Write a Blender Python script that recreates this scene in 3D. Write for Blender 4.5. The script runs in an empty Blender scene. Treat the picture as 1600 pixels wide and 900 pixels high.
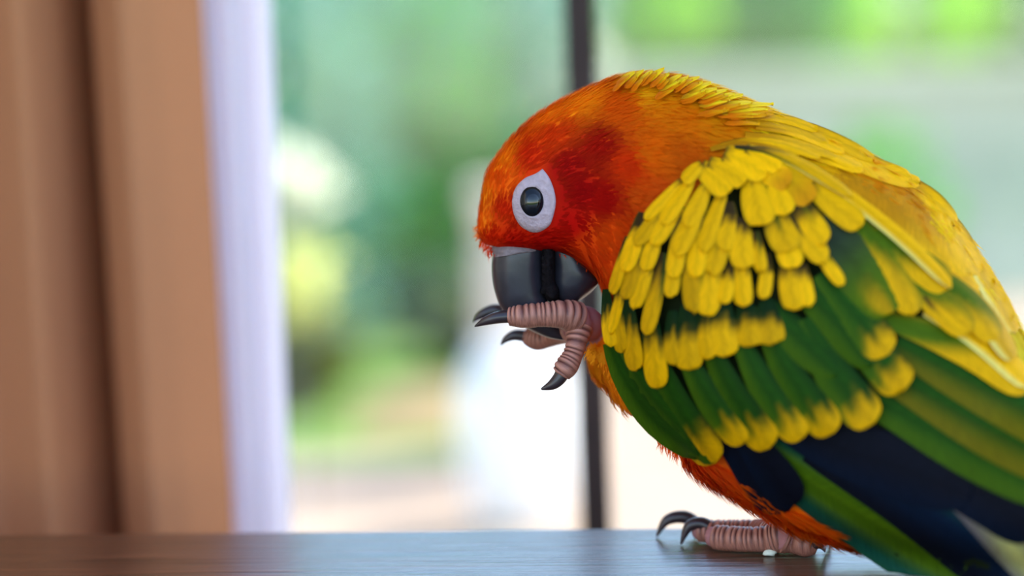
import bpy, bmesh, math, random
import numpy as np
from mathutils import Vector, Matrix
from mathutils.bvhtree import BVHTree

random.seed(7)
rng = np.random.default_rng(7)
scene = bpy.context.scene
COL = scene.collection

# ------------------------------------------------------------------ camera, sky, sun, exposure
W, HPX = 1600, 900
LENS, SENSOR = 70.0, 36.0
F = LENS / SENSOR * W
PITCH, ROLL = math.radians(5.0), math.radians(2.1)
TABLE_Z = 0.75
D0 = 0.517                                   # distance of the bird's median plane at its head
fwd = Vector((0, math.cos(PITCH), -math.sin(PITCH)))
r0 = Vector((1, 0, 0)); u0 = r0.cross(fwd)
RIGHT = r0 * math.cos(ROLL) - u0 * math.sin(ROLL)
UP = u0 * math.cos(ROLL) + r0 * math.sin(ROLL)
def ray(u, v):
    return fwd + RIGHT * ((u - 800) / F) + UP * ((450 - v) / F)
CAM = Vector((0, -D0 * math.cos(PITCH), TABLE_Z - D0 * ray(1150, 858).z))
def at(u, v, d):
    return CAM + ray(u, v) * d
def on_z(u, v, z):
    r = ray(u, v); return CAM + r * ((z - CAM.z) / r.z)
def on_y(u, v, y):
    r = ray(u, v); return CAM + r * ((y - CAM.y) / r.y)
def to_px(p):
    q = p - CAM; d = q.dot(fwd)
    return 800 + F * q.dot(RIGHT) / d, 450 - F * q.dot(UP) / d, d

cam_data = bpy.data.cameras.new('camera')
cam = bpy.data.objects.new('camera', cam_data); COL.objects.link(cam)
cam_data.lens = LENS; cam_data.sensor_width = SENSOR; cam_data.clip_start = 0.02; cam_data.clip_end = 400
M = Matrix((RIGHT, UP, -fwd)).transposed().to_4x4(); M.translation = CAM
cam.matrix_world = M
cam_data.dof.use_dof = True
cam_data.dof.focus_distance = 0.504
cam_data.dof.aperture_fstop = 4.0
scene.camera = cam

SUN_AZ, SUN_EL = math.radians(62), math.radians(50)      # azimuth from the view direction towards the right
world = bpy.data.worlds.new('sky'); scene.world = world; world.use_nodes = True
nt = world.node_tree; bg = nt.nodes['Background']
sky = nt.nodes.new('ShaderNodeTexSky'); sky.sky_type = 'NISHITA'; sky.sun_disc = False
sky.sun_elevation = SUN_EL; sky.sun_rotation = SUN_AZ; sky.air_density = 1.0; sky.dust_density = 0.5; sky.ozone_density = 1.0
nt.links.new(sky.outputs[0], bg.inputs[0]); bg.inputs[1].default_value = 0.5
sd = bpy.data.lights.new('sun', 'SUN'); sd.energy = 7.5; sd.angle = math.radians(0.6); sd.color = (1.0, 0.93, 0.82)
sun = bpy.data.objects.new('sun', sd); COL.objects.link(sun)
to_sun = Vector((math.sin(SUN_AZ) * math.cos(SUN_EL), math.cos(SUN_AZ) * math.cos(SUN_EL), math.sin(SUN_EL)))
sun.rotation_euler = to_sun.to_track_quat('Z', 'Y').to_euler(); sun.location = to_sun * 30
vs = scene.view_settings
vs.view_transform = 'Standard'; vs.look = 'None'; vs.gamma = 1.0; vs.use_curve_mapping = False
vs.exposure = 0.45

# ------------------------------------------------------------------ helpers
def lin(c):
    if isinstance(c, np.ndarray):
        c = c / 255.0
        return np.where(c <= 0.04045, c / 12.92, ((c + 0.055) / 1.055) ** 2.4)
    return tuple(float(x) for x in lin(np.array(c, float)))

def new_mat(name):
    m = bpy.data.materials.new(name); m.use_nodes = True
    return m, m.node_tree, m.node_tree.nodes['Principled BSDF']

def mat(name, rgb, rough=0.6, spec=0.4, noise=0.0, scale=40.0, bump=0.0, stretch=None, metal=0.0, trans=0.0):
    m, t, b = new_mat(name)
    c = lin(rgb)
    b.inputs['Base Color'].default_value = (*c, 1); b.inputs['Roughness'].default_value = rough
    b.inputs['Specular IOR Level'].default_value = spec; b.inputs['Metallic'].default_value = metal
    src = None
    if noise or bump:
        tc = t.nodes.new('ShaderNodeTexCoord'); mp = t.nodes.new('ShaderNodeMapping')
        if stretch: mp.inputs['Scale'].default_value = stretch
        n = t.nodes.new('ShaderNodeTexNoise'); n.inputs['Scale'].default_value = scale; n.inputs['Detail'].default_value = 5
        t.links.new(tc.outputs['Object'], mp.inputs[0]); t.links.new(mp.outputs[0], n.inputs['Vector'])
        if noise:
            r = t.nodes.new('ShaderNodeValToRGB')
            r.color_ramp.elements[0].position = 0.3; r.color_ramp.elements[1].position = 0.7
            r.color_ramp.elements[0].color = (*[x * (1 - noise) for x in c], 1)
            r.color_ramp.elements[1].color = (*[min(1, x * (1 + noise)) for x in c], 1)
            t.links.new(n.outputs['Fac'], r.inputs[0]); t.links.new(r.outputs[0], b.inputs['Base Color']); src = r.outputs[0]
        if bump:
            bp = t.nodes.new('ShaderNodeBump'); bp.inputs['Strength'].default_value = bump; bp.inputs['Distance'].default_value = 0.002
            t.links.new(n.outputs['Fac'], bp.inputs['Height']); t.links.new(bp.outputs[0], b.inputs['Normal'])
    if trans:
        out = t.nodes['Material Output']; mx = t.nodes.new('ShaderNodeMixShader'); tr = t.nodes.new('ShaderNodeBsdfTranslucent')
        mx.inputs[0].default_value = trans; tr.inputs[0].default_value = (*c, 1)
        if src: t.links.new(src, tr.inputs[0])
        t.links.new(b.outputs[0], mx.inputs[1]); t.links.new(tr.outputs[0], mx.inputs[2]); t.links.new(mx.outputs[0], out.inputs[0])
    return m

def plumage_mat(name, trans=0.25, barbs=True, rough=0.6):
    m, t, b = new_mat(name)
    a = t.nodes.new('ShaderNodeAttribute'); a.attribute_name = 'Col'
    b.inputs['Roughness'].default_value = rough; b.inputs['Specular IOR Level'].default_value = 0.08
    col = a.outputs['Color']
    if barbs:
        uv = t.nodes.new('ShaderNodeUVMap'); uv.uv_map = 'UVMap'
        sp = t.nodes.new('ShaderNodeSeparateXYZ'); t.links.new(uv.outputs[0], sp.inputs[0])
        ab = t.nodes.new('ShaderNodeMath'); ab.operation = 'ABSOLUTE'; t.links.new(sp.outputs[0], ab.inputs[0])
        ml = t.nodes.new('ShaderNodeMath'); ml.operation = 'MULTIPLY_ADD'; ml.inputs[1].default_value = -0.35
        t.links.new(ab.outputs[0], ml.inputs[0]); t.links.new(sp.outputs[1], ml.inputs[2])
        cb = t.nodes.new('ShaderNodeCombineXYZ'); t.links.new(ml.outputs[0], cb.inputs[0])
        n2 = t.nodes.new('ShaderNodeMath'); n2.operation = 'MULTIPLY'; n2.inputs[1].default_value = 0.05
        t.links.new(sp.outputs[0], n2.inputs[0]); t.links.new(n2.outputs[0], cb.inputs[1])
        n = t.nodes.new('ShaderNodeTexNoise'); n.inputs['Scale'].default_value = 45; n.inputs['Detail'].default_value = 3
        t.links.new(cb.outputs[0], n.inputs['Vector'])
        r = t.nodes.new('ShaderNodeMapRange'); r.inputs[1].default_value = 0.3; r.inputs[2].default_value = 0.7
        r.inputs[3].default_value = 0.72; r.inputs[4].default_value = 1.12
        t.links.new(n.outputs['Fac'], r.inputs[0])
        mx = t.nodes.new('ShaderNodeVectorMath'); mx.operation = 'SCALE'
        t.links.new(col, mx.inputs[0]); t.links.new(r.outputs[0], mx.inputs['Scale']); col = mx.outputs[0]
        bp = t.nodes.new('ShaderNodeBump'); bp.inputs['Strength'].default_value = 0.25; bp.inputs['Distance'].default_value = 0.0004
        t.links.new(n.outputs['Fac'], bp.inputs['Height']); t.links.new(bp.outputs[0], b.inputs['Normal'])
    t.links.new(col, b.inputs['Base Color'])
    out = t.nodes['Material Output']; ms = t.nodes.new('ShaderNodeMixShader'); tr = t.nodes.new('ShaderNodeBsdfTranslucent')
    ms.inputs[0].default_value = trans
    t.links.new(col, tr.inputs[0]); t.links.new(b.outputs[0], ms.inputs[1]); t.links.new(tr.outputs[0], ms.inputs[2])
    t.links.new(ms.outputs[0], out.inputs[0])
    return m

def tag(o, label=None, cat=None, group=None, kind=None):
    if label: o['label'] = label
    if cat: o['category'] = cat
    if group: o['group'] = group
    if kind: o['kind'] = kind
    return o

def mesh_obj(name, verts, faces, material, parent=None, smooth=True, cols=None, uvs=None):
    me = bpy.data.meshes.new(name)
    verts = np.asarray([tuple(v) for v in verts] if not isinstance(verts, np.ndarray) else verts, dtype=np.float64)
    me.from_pydata(verts.tolist(), [], faces if isinstance(faces, list) else faces.tolist())
    if cols is not None:
        at_ = me.color_attributes.new('Col', 'FLOAT_COLOR', 'POINT')
        c4 = np.ones((len(verts), 4)); c4[:, :3] = cols
        at_.data.foreach_set('color', c4.ravel())
    if uvs is not None:
        ul = me.uv_layers.new(name='UVMap')
        idx = np.zeros(len(me.loops), dtype=np.int64); me.loops.foreach_get('vertex_index', idx)
        ul.data.foreach_set('uv', np.asarray(uvs)[idx].ravel())
    if smooth: me.polygons.foreach_set('use_smooth', [True] * len(me.polygons))
    me.materials.append(material); me.update()
    o = bpy.data.objects.new(name, me); COL.objects.link(o)
    if parent: o.parent = parent
    return o

def empty(name, loc=(0, 0, 0)):
    o = bpy.data.objects.new(name, None); COL.objects.link(o); o.location = loc; o.empty_display_size = 0.02
    return o

def put(o, parent):                       # parent a world-space mesh to an Empty without moving it
    o.parent = parent
    o.matrix_parent_inverse = Matrix.Translation(-Vector(parent.location))
    return o

def box_vf(x0, x1, y0, y1, z0, z1):
    v = [(x, y, z) for z in (z0, z1) for y in (y0, y1) for x in (x0, x1)]
    f = [(0, 2, 3, 1), (4, 5, 7, 6), (0, 1, 5, 4), (2, 6, 7, 3), (0, 4, 6, 2), (1, 3, 7, 5)]
    return v, f

def box(name, x0, x1, y0, y1, z0, z1, material, parent=None, bevel=0.0):
    v, f = box_vf(x0, x1, y0, y1, z0, z1)
    o = mesh_obj(name, v, f, material, None, smooth=False)
    if bevel:
        bm = bmesh.new(); bm.from_mesh(o.data)
        bmesh.ops.bevel(bm, geom=bm.edges[:], offset=bevel, segments=3, affect='EDGES', profile=0.5)
        bm.to_mesh(o.data); bm.free()
    if parent: put(o, parent)
    return o

def catmull(P, n):
    P = np.asarray(P, float); k = len(P)
    t = np.linspace(0, k - 1, n); i = np.clip(t.astype(int), 0, k - 2); f = (t - i)[:, None]
    p0 = P[np.maximum(i - 1, 0)]; p1 = P[i]; p2 = P[i + 1]; p3 = P[np.minimum(i + 2, k - 1)]
    return 0.5 * ((2 * p1) + (-p0 + p2) * f + (2 * p0 - 5 * p1 + 4 * p2 - p3) * f ** 2 + (-p0 + 3 * p1 - 3 * p2 + p3) * f ** 3)

def tube_vf(pts, radii, n=24, seg=12, ridge=None):
    """smooth tube with rounded ends; ridge(i, length) scales the radius along its length"""
    P = catmull(pts, n); R = catmull(np.asarray(radii, float)[:, None], n)[:, 0]
    T = np.gradient(P, axis=0); T /= np.linalg.norm(T, axis=1)[:, None] + 1e-12
    L = np.concatenate([[0], np.cumsum(np.linalg.norm(np.diff(P, axis=0), axis=1))])
    if ridge is not None: R = R * ridge(L)
    ref = np.array([0.13, 0.95, 0.28]); V = []; Fc = []
    for i in range(n):
        a = np.cross(T[i], ref); a /= np.linalg.norm(a); b = np.cross(T[i], a)
        for j in range(seg):
            an = 2 * math.pi * j / seg
            V.append(P[i] + R[i] * (math.cos(an) * a + math.sin(an) * b))
    for i in range(n - 1):
        for j in range(seg):
            k = (j + 1) % seg
            Fc.append((i * seg + j, i * seg + k, (i + 1) * seg + k, (i + 1) * seg + j))
    c0 = len(V); V.append(P[0] - T[0] * R[0] * 0.5); V.append(P[-1] + T[-1] * R[-1] * 0.5)
    for j in range(seg):
        k = (j + 1) % seg
        Fc.append((c0, k, j)); Fc.append((c0 + 1, (n - 1) * seg + j, (n - 1) * seg + k))
    return V, Fc

def loft_vf(T, B, H, nside, expo=2.0, nrm=None):
    """closed loft through sections spanning T..B with half thickness H"""
    n = len(T); C = (T + B) / 2; A = (T - B) / 2
    tan = np.gradient(C, axis=0); V = []; Fc = []
    for i in range(n):
        b = np.cross(A[i], tan[i]) if nrm is None else np.array(nrm, float)
        b /= np.linalg.norm(b) + 1e-12
        if b[1] > 0: b = -b                     # b points to the camera side
        for j in range(nside):
            an = 2 * math.pi * j / nside; c, s = math.cos(an), math.sin(an)
            ce = math.copysign(abs(c) ** (2 / expo), c); se = math.copysign(abs(s) ** (2 / expo), s)
            V.append(C[i] + A[i] * ce + b * H[i] * se)
    for i in range(n - 1):
        for j in range(nside):
            k = (j + 1) % nside
            Fc.append((i * nside + j, (i + 1) * nside + j, (i + 1) * nside + k, i * nside + k))
    c0 = len(V); V.append(C[0]); V.append(C[-1])
    for j in range(nside):
        k = (j + 1) % nside
        Fc.append((c0, j, k)); Fc.append((c0 + 1, (n - 1) * nside + k, (n - 1) * nside + j))
    return np.array(V), Fc

# ------------------------------------------------------------------ materials
M_feather = plumage_mat('wing_feather', trans=0.12)
M_plume = plumage_mat('fine_plumage', trans=0.45, barbs=False, rough=0.7)
M_body = plumage_mat('body_plumage', trans=0.05, barbs=False, rough=0.75)
M_beak = mat('beak_horn', (44, 42, 50), rough=0.33, spec=0.5, noise=0.25, scale=180, bump=0.08)
M_cere = mat('cere_skin', (122, 108, 110), rough=0.6, noise=0.2, scale=500, bump=0.3)
M_rough = mat('beak_crust', (26, 22, 24), rough=0.95, spec=0.05, noise=0.4, scale=600, bump=0.6)
M_ring = mat('eye_skin', (176, 154, 160), rough=0.6, noise=0.1, scale=700, bump=0.35)
M_eye = mat('eye_ball', (12, 15, 22), rough=0.16, spec=0.3)
M_pupil = mat('eye_pupil', (4, 5, 8), rough=0.05, spec=0.6)
M_claw = mat('claw_horn', (52, 40, 42), rough=0.28, spec=0.5, noise=0.25, scale=250)
M_scale = plumage_mat('foot_scale', trans=0.06, barbs=False, rough=0.45)
M_scale.node_tree.nodes['Principled BSDF'].inputs['Specular IOR Level'].default_value = 0.4
M_table = None

# ================================================================== THE SETTING
floor_m = mat('floor_tile', (170, 140, 115), rough=0.5, noise=0.1, scale=6)
ceil_m = mat('ceiling_board', (205, 185, 160), rough=0.8, noise=0.05, scale=4)
wall_m = mat('wall_plaster', (215, 195, 175), rough=0.8, noise=0.05, scale=8)
tag(box('floor', -1.9, 2.6, -1.6, 0.62, -0.12, 0.0, floor_m), kind='structure')
tag(box('ceiling', -1.9, 2.6, -0.45, 1.7, 2.45, 2.6, ceil_m), kind='structure')  # out of view; extent shaped to block sun and let sky light the bird
tag(box('wall_left', -1.98, -1.82, -1.6, 0.62, 0.0, 2.45, wall_m), kind='structure')

# window: slim dark upright with panes either side
M_frame = mat('dark_window_metal', (50, 36, 32), rough=0.6, spec=0.25, noise=0.2, scale=60)
gm, gt, gb = new_mat('window_glass')
gt.nodes.remove(gb)
g_t = gt.nodes.new('ShaderNodeBsdfTransparent'); g_g = gt.nodes.new('ShaderNodeBsdfGlossy'); g_m = gt.nodes.new('ShaderNodeMixShader')
g_t.inputs[0].default_value = (0.97, 0.99, 0.98, 1); g_g.inputs['Roughness'].default_value = 0.02; g_m.inputs[0].default_value = 0.03
gt.links.new(g_t.outputs[0], g_m.inputs[1]); gt.links.new(g_g.outputs[0], g_m.inputs[2]); gt.links.new(g_m.outputs[0], gt.nodes['Material Output'].inputs[0])
WIN_Y = 0.262
px0 = on_y(914, 300, WIN_Y).x
win = empty('window_1', (px0, WIN_Y, 0.0)); tag(win, kind='structure')
box('mullion', px0 - 0.006, px0 + 0.006, WIN_Y - 0.008, WIN_Y + 0.008, 0.0, 2.45, M_frame, win, bevel=0.0012)
box('frame_rail', -1.8, 2.5, WIN_Y - 0.02, WIN_Y + 0.02, 0.0, 0.05, M_frame, win, bevel=0.003)
box('frame_rail', -1.8, 2.5, WIN_Y - 0.02, WIN_Y + 0.02, 2.40, 2.45, M_frame, win, bevel=0.003)
box('frame_jamb', -1.8, -1.76, WIN_Y - 0.02, WIN_Y + 0.02, 0.05, 2.40, M_frame, win, bevel=0.003)
box('frame_jamb', 2.46, 2.5, WIN_Y - 0.02, WIN_Y + 0.02, 0.05, 2.40, M_frame, win, bevel=0.003)
box('pane', -1.76, px0 - 0.006, WIN_Y - 0.002, WIN_Y + 0.002, 0.05, 2.40, gm, win)
box('pane', px0 + 0.006, 2.46, WIN_Y - 0.002, WIN_Y + 0.002, 0.05, 2.40, gm, win)

# table ------------------------------------------------------------
m, t, b = new_mat('dark_wood'); M_table = m
tc = t.nodes.new('ShaderNodeTexCoord'); mp = t.nodes.new('ShaderNodeMapping'); mp.inputs['Scale'].default_value = (5, 120, 60)
n = t.nodes.new('ShaderNodeTexNoise'); n.inputs['Scale'].default_value = 3; n.inputs['Detail'].default_value = 6
t.links.new(tc.outputs['Object'], mp.inputs[0]); t.links.new(mp.outputs[0], n.inputs['Vector'])
cr = t.nodes.new('ShaderNodeValToRGB'); cr.color_ramp.elements[0].position = 0.35; cr.color_ramp.elements[1].position = 0.7
cr.color_ramp.elements[0].color = (*lin((48, 25, 14)), 1); cr.color_ramp.elements[1].color = (*lin((118, 68, 42)), 1)
t.links.new(n.outputs['Fac'], cr.inputs[0]); t.links.new(cr.outputs[0], b.inputs['Base Color'])
rr = t.nodes.new('ShaderNodeMapRange'); rr.inputs[3].default_value = 0.22; rr.inputs[4].default_value = 0.42
t.links.new(n.outputs['Fac'], rr.inputs[0]); t.links.new(rr.outputs[0], b.inputs['Roughness'])
bp = t.nodes.new('ShaderNodeBump'); bp.inputs['Strength'].default_value = 0.9; bp.inputs['Distance'].default_value = 0.0006
t.links.new(n.outputs['Fac'], bp.inputs['Height']); t.links.new(bp.outputs[0], b.inputs['Normal'])
b.inputs['Specular IOR Level'].default_value = 0.6
b.inputs['Coat Weight'].default_value = 0.38; b.inputs['Coat Roughness'].default_value = 0.16; t.links.new(bp.outputs[0], b.inputs['Coat Normal'])
eL = on_z(0, 834, TABLE_Z); eR = on_z(1000, 824, TABLE_Z)
yaw = math.atan2(eR.y - eL.y, eR.x - eL.x)
table = empty('table', (0.1, (eL.y + eR.y) / 2 - 0.32, 0)); table.rotation_euler = (0, 0, yaw)
tag(table, 'dark brown polished wooden table the parrot stands on', 'table')
def tbox(name, x0, x1, y0, y1, z0, z1, bev):
    o = box(name, x0, x1, y0, y1, z0, z1, M_table, None, bev); o.parent = table; return o
n0 = Vector((-math.sin(yaw), math.cos(yaw), 0))
edge_off = (eL - Vector(table.location)).dot(n0)
tbox('tabletop', -0.75, 0.75, edge_off - 0.62, edge_off, TABLE_Z - 0.03, TABLE_Z, 0.002)
for sy in (edge_off - 0.57, edge_off - 0.07):
    tbox('apron', -0.66, 0.66, sy, sy + 0.02, TABLE_Z - 0.11, TABLE_Z - 0.03, 0.002)
for sx in (-0.7, 0.64):
    for sy in (edge_off - 0.59, edge_off - 0.09):
        tbox('leg', sx, sx + 0.06, sy, sy + 0.06, 0, TABLE_Z - 0.03, 0.004)

# curtains ----------------------------------------------------------
def curtain(name, xs_top, xs_bot, y, z0, z1, fold, material, nx=150, nz=24, thick=0.0012):
    V = []; Fc = []
    for k in range(nz + 1):
        w = k / nz; z = z1 + (z0 - z1) * w
        for i in range(nx + 1):
            s = i / nx
            x = (xs_top[0] * (1 - w) + xs_bot[0] * w) * (1 - s) + (xs_top[1] * (1 - w) + xs_bot[1] * w) * s
            V.append((x, y + fold(s, w), z))
    for k in range(nz):
        for i in range(nx):
            a = k * (nx + 1) + i; Fc.append((a, a + 1, a + nx + 2, a + nx + 1))
    o = mesh_obj(name, V, Fc, material)
    md = o.modifiers.new('cloth_thickness', 'SOLIDIFY'); md.thickness = thick
    return o
M_brown = mat('brown_curtain_cloth', (186, 126, 88), rough=0.85, spec=0.1, noise=0.08, scale=900, bump=0.2, trans=0.22)
M_white = mat('white_curtain_cloth', (250, 246, 250), rough=0.9, spec=0.1, noise=0.02, scale=900, bump=0.1, trans=0.72)
CY = 0.175
def cx(u, v, y): return on_y(u, v, y).x
# x positions at the picture's top and table line, extended along the drape to ceiling and floor
def ext(ut, ub, y, z):
    a = on_y(ut, 0, y); c = on_y(ub, 820, y); k = (z - a.z) / (c.z - a.z)
    k = max(-2.2, min(2.0, k))
    return a.x + (c.x - a.x) * k
zt, zb = 2.4, 0.02
lx = -0.62
key_px = [-1200, -1010, -830, -640, -470, -300, -120, -20, 70, 118, 147, 178, 235, 285, 318, 345]
key_y  = [0.012, -0.018, 0.014, -0.016, 0.012, -0.018, 0.006, 0.004, -0.010, 0.006, 0.034, 0.004, -0.012, -0.004, 0.006, 0.016]
def fold_brown(s, w):
    p = -1200 + s * 1545
    return float(np.interp(p, key_px, key_y)) * (0.9 + 0.2 * math.sin(w * 3))
bt = (cx(-1200, 0, CY), ext(292, 362, CY, zt)); bb = (cx(-1200, 0, CY), ext(292, 362, CY, zb))
cb = curtain('brown_curtain', bt, bb, CY, zb, zt, fold_brown, M_brown, nx=420)
sm = cb.modifiers.new('soften', 'SMOOTH'); sm.iterations = 14; sm.factor = 0.5
tag(cb, 'orange-brown fabric curtain hanging in folds beside the white curtain', 'curtain')
SY = 0.222
def fold_white(s, w):
    return 0.011 * math.sin(s * 24 + 0.5 * math.sin(w * 4)) + 0.004 * math.sin(s * 61)
wt = (ext(230, 280, SY, zt), ext(432, 456, SY, zt)); wb = (ext(230, 280, SY, zb), ext(432, 456, SY, zb))
cw = curtain('white_curtain', wt, wb, SY, zb, zt, fold_white, M_white, nx=160)
tag(cw, 'white sheer curtain hanging between the brown curtain and the garden view', 'curtain')

# ------------------------------------------------------------------ garden
M_pave = mat('pale_paving', (162, 140, 122), rough=0.85, noise=0.12, scale=3)
M_lawn = mat('lawn_ground', (98, 128, 52), rough=0.9, noise=0.3, scale=3)
M_soil = mat('dry_soil', (140, 118, 84), rough=0.95, noise=0.25, scale=5, bump=0.3)
yl = on_z(600, 712, 0).y
ys = on_z(600, 690, 0).y
tag(box('ground', -60, 60, -40, 90, -0.5, -0.14, M_lawn), kind='structure')
tag(box('path', -9, 12, 0.62, yl, -0.15, 0.0, M_pave), 'pale sunlit paved path between the window and the lawn', 'path', kind='structure')
xt = on_z(880, 712, 0).x
tag(box('terrace', xt, 16, yl, yl + 14, -0.15, -0.001, M_pave), 'pale paving running back to the grey garden wall', 'paving', kind='structure')
tag(box('lawn', -14, xt, yl, yl + 14, -0.15, -0.004, M_lawn), 'green lawn strip beyond the pale path', 'lawn', kind='structure')

def leaf_mat(name, rgb, trans=0.4, rough=0.4):
    return mat(name, rgb, rough=0.6, spec=0.15, noise=0.35, scale=3, trans=trans)
LEAF = {'teal': leaf_mat('leaf_bluish', (106, 152, 130)), 'mid': leaf_mat('leaf_mid_green', (84, 156, 50)),
        'lime': leaf_mat('leaf_lime', (150, 205, 10), trans=0.55), 'dark': leaf_mat('leaf_dark', (46, 100, 46)),
        'pale': leaf_mat('leaf_pale', (236, 240, 150), trans=0.45), 'olive': leaf_mat('leaf_olive', (112, 122, 60))}
M_bark = mat('bark', (92, 78, 62), rough=0.9, noise=0.3, scale=20, bump=0.5)

def leaves_vf(center, rad, count, size, seed, hollow=0.5):
    r = np.random.default_rng(seed)
    d = r.normal(size=(count, 3)); d /= np.linalg.norm(d, axis=1)[:, None]
    rr = (hollow + (1 - hollow) * r.random(count)) ** 0.7
    p = np.asarray(center) + d * rr[:, None] * np.asarray(rad)
    p[:, 2] = np.maximum(p[:, 2], 0.03)
    a = r.normal(size=(count, 3)); a += d * 0.5; a /= np.linalg.norm(a, axis=1)[:, None]
    c = np.cross(a, r.normal(size=(count, 3))); c /= np.linalg.norm(c, axis=1)[:, None]
    n = np.cross(a, c); L = (size * (0.7 + 0.6 * r.random(count)))[:, None]
    v = np.stack([p, p + a * L * 0.45 + c * L * 0.27 + n * L * 0.05, p + a * L, p + a * L * 0.45 - c * L * 0.27 + n * L * 0.05], 1).reshape(-1, 3)
    k = np.arange(count)[:, None] * 4
    f = np.concatenate([k + [0, 1, 2], k + [0, 2, 3]], 0)
    return v, f

def shrub(name, loc, rad, kind, label, cat='shrub', group=None, count=900, size=0.09, zc=None, seed=1, stems=4):
    e = empty(name, (loc[0], loc[1], -0.004)); tag(e, label, cat, group)
    zc = rad[2] * 0.95 if zc is None else zc
    v, f = leaves_vf((loc[0], loc[1], zc), rad, count, size, seed)
    o = mesh_obj('foliage', v, f, LEAF[kind], smooth=False); tag(o, kind='stuff'); put(o, e)
    r = random.Random(seed)
    for i in range(stems):
        an = 6.28 * i / max(1, stems) + r.random(); q = 0.55 * rad[0]
        pts = [(loc[0] + 0.05 * math.cos(an), loc[1] + 0.05 * math.sin(an), -0.01),
               (loc[0] + q * 0.4 * math.cos(an), loc[1] + q * 0.4 * math.sin(an), zc * 0.6),
               (loc[0] + q * math.cos(an), loc[1] + q * math.sin(an), zc * 1.15)]
        put(mesh_obj('stem', *tube_vf(pts, [0.022, 0.016, 0.006], 8, 6), M_bark), e)
    return e

def gpos(u, d):                            # ground spot seen at column u, d metres from the camera
    p = at(u, 450, d); return (p.x, p.y)
spots = [  # column, distance, radii, kind, label
    (440, 6.9, (0.42, 0.4, 0.80), 'teal', 'bluish green leafy shrub behind the edge of the white curtain'),
    (555, 9.6, (0.85, 0.55, 1.25), 'mid', 'tall mid green shrub beyond the lawn, behind the two pale sprigs'),
    (700, 11.2, (0.9, 0.55, 1.4), 'teal', 'tall bluish green shrub standing beyond the low dark shrub'),
    (640, 8.1, (0.52, 0.32, 0.46), 'dark', 'low dark green shrub in front of the tall garden shrubs'),
    (415, 6.0, (0.24, 0.16, 0.18), 'olive', 'small olive green clump at the edge of the lawn'),
    (740, 6.9, (0.15, 0.2, 0.13), 'olive', 'flat olive clump growing behind the dry soil mound'),
    (770, 12.7, (0.55, 0.5, 1.5), 'teal', 'thin sparse bluish shrub behind the pale stone pedestal'),
]
for i, (u, d, rad, kind, lab) in enumerate(spots):
    x, y = gpos(u, d)
    shrub('garden_shrub', (x, y), rad, kind, lab, group=None, count=(300 if u == 770 else int(700 + 900 * rad[2])), size=0.085, seed=20 + i)
x, y = gpos(1150, 12.6)
shrub('leafy_tree', (x, y), (0.75, 0.7, 1.1), 'mid', 'mid green tree above the grey wall beside the dark upright', 'tree', count=2200, size=0.19, zc=1.75, seed=41)
x, y = gpos(1240, 15.2)
shrub('leafy_tree', (x, y), (0.8, 0.6, 0.7), 'lime', 'bright lime green tree glowing in the sun above the grey wall', 'tree', count=1300, size=0.17, zc=1.5, seed=42)
x, y = gpos(1420, 17.6)
shrub('leafy_tree', (x, y), (1.5, 1.0, 1.4), 'dark', 'dark green tree standing beyond the middle of the grey wall', 'tree', count=2200, size=0.19, zc=1.9, seed=43)
x, y = gpos(1610, 21)
shrub('leafy_tree', (x, y), (1.4, 1.0, 1.4), 'mid', 'pale green tree at the far end of the grey wall', 'tree', count=2400, size=0.2, zc=1.7, seed=44)
for i, (u, d, rad, kind, lab) in enumerate([(470, 14.4, (1.4, 0.9, 1.5), 'teal', 'broad bluish green tree rising beyond the shrubs beside the white curtain'),
        (690, 17.2, (1.4, 0.9, 1.6), 'teal', 'bluish green tree rising beyond the tall shrubs'),
        (940, 21.0, (1.6, 1.0, 1.7), 'dark', 'dark green tree far behind the slim dark window upright'),
        (1180, 24.0, (1.8, 1.0, 1.8), 'mid', 'mid green tree far behind the bright lime tree')]):
    x, y = gpos(u, d)
    shrub('leafy_tree', (x, y), rad, kind, lab, 'tree', count=2600, size=0.2, zc=1.9, seed=70 + i)
for i, (u, v, d, rr_, lab) in enumerate([(1052, 5, 9.4, 0.17, 'small lime green sapling crown beside the dark upright, beyond the grey wall'), (1500, 25, 11.5, 0.24, 'small lime green sapling near the far end of the grey wall')]):
    p = at(u, v, d)
    shrub('leafy_sapling', (p.x, p.y), (rr_, rr_, rr_), 'lime', lab, 'tree', count=260, size=0.1, zc=p.z, seed=90 + i, stems=2)
x, y = gpos(1385, 6.4)
shrub('garden_shrub', (x, y), (0.2, 0.2, 0.33), 'mid', 'small green shrub standing in front of the grey garden wall', 'shrub', count=260, size=0.07, zc=0.5, seed=45)

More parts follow.
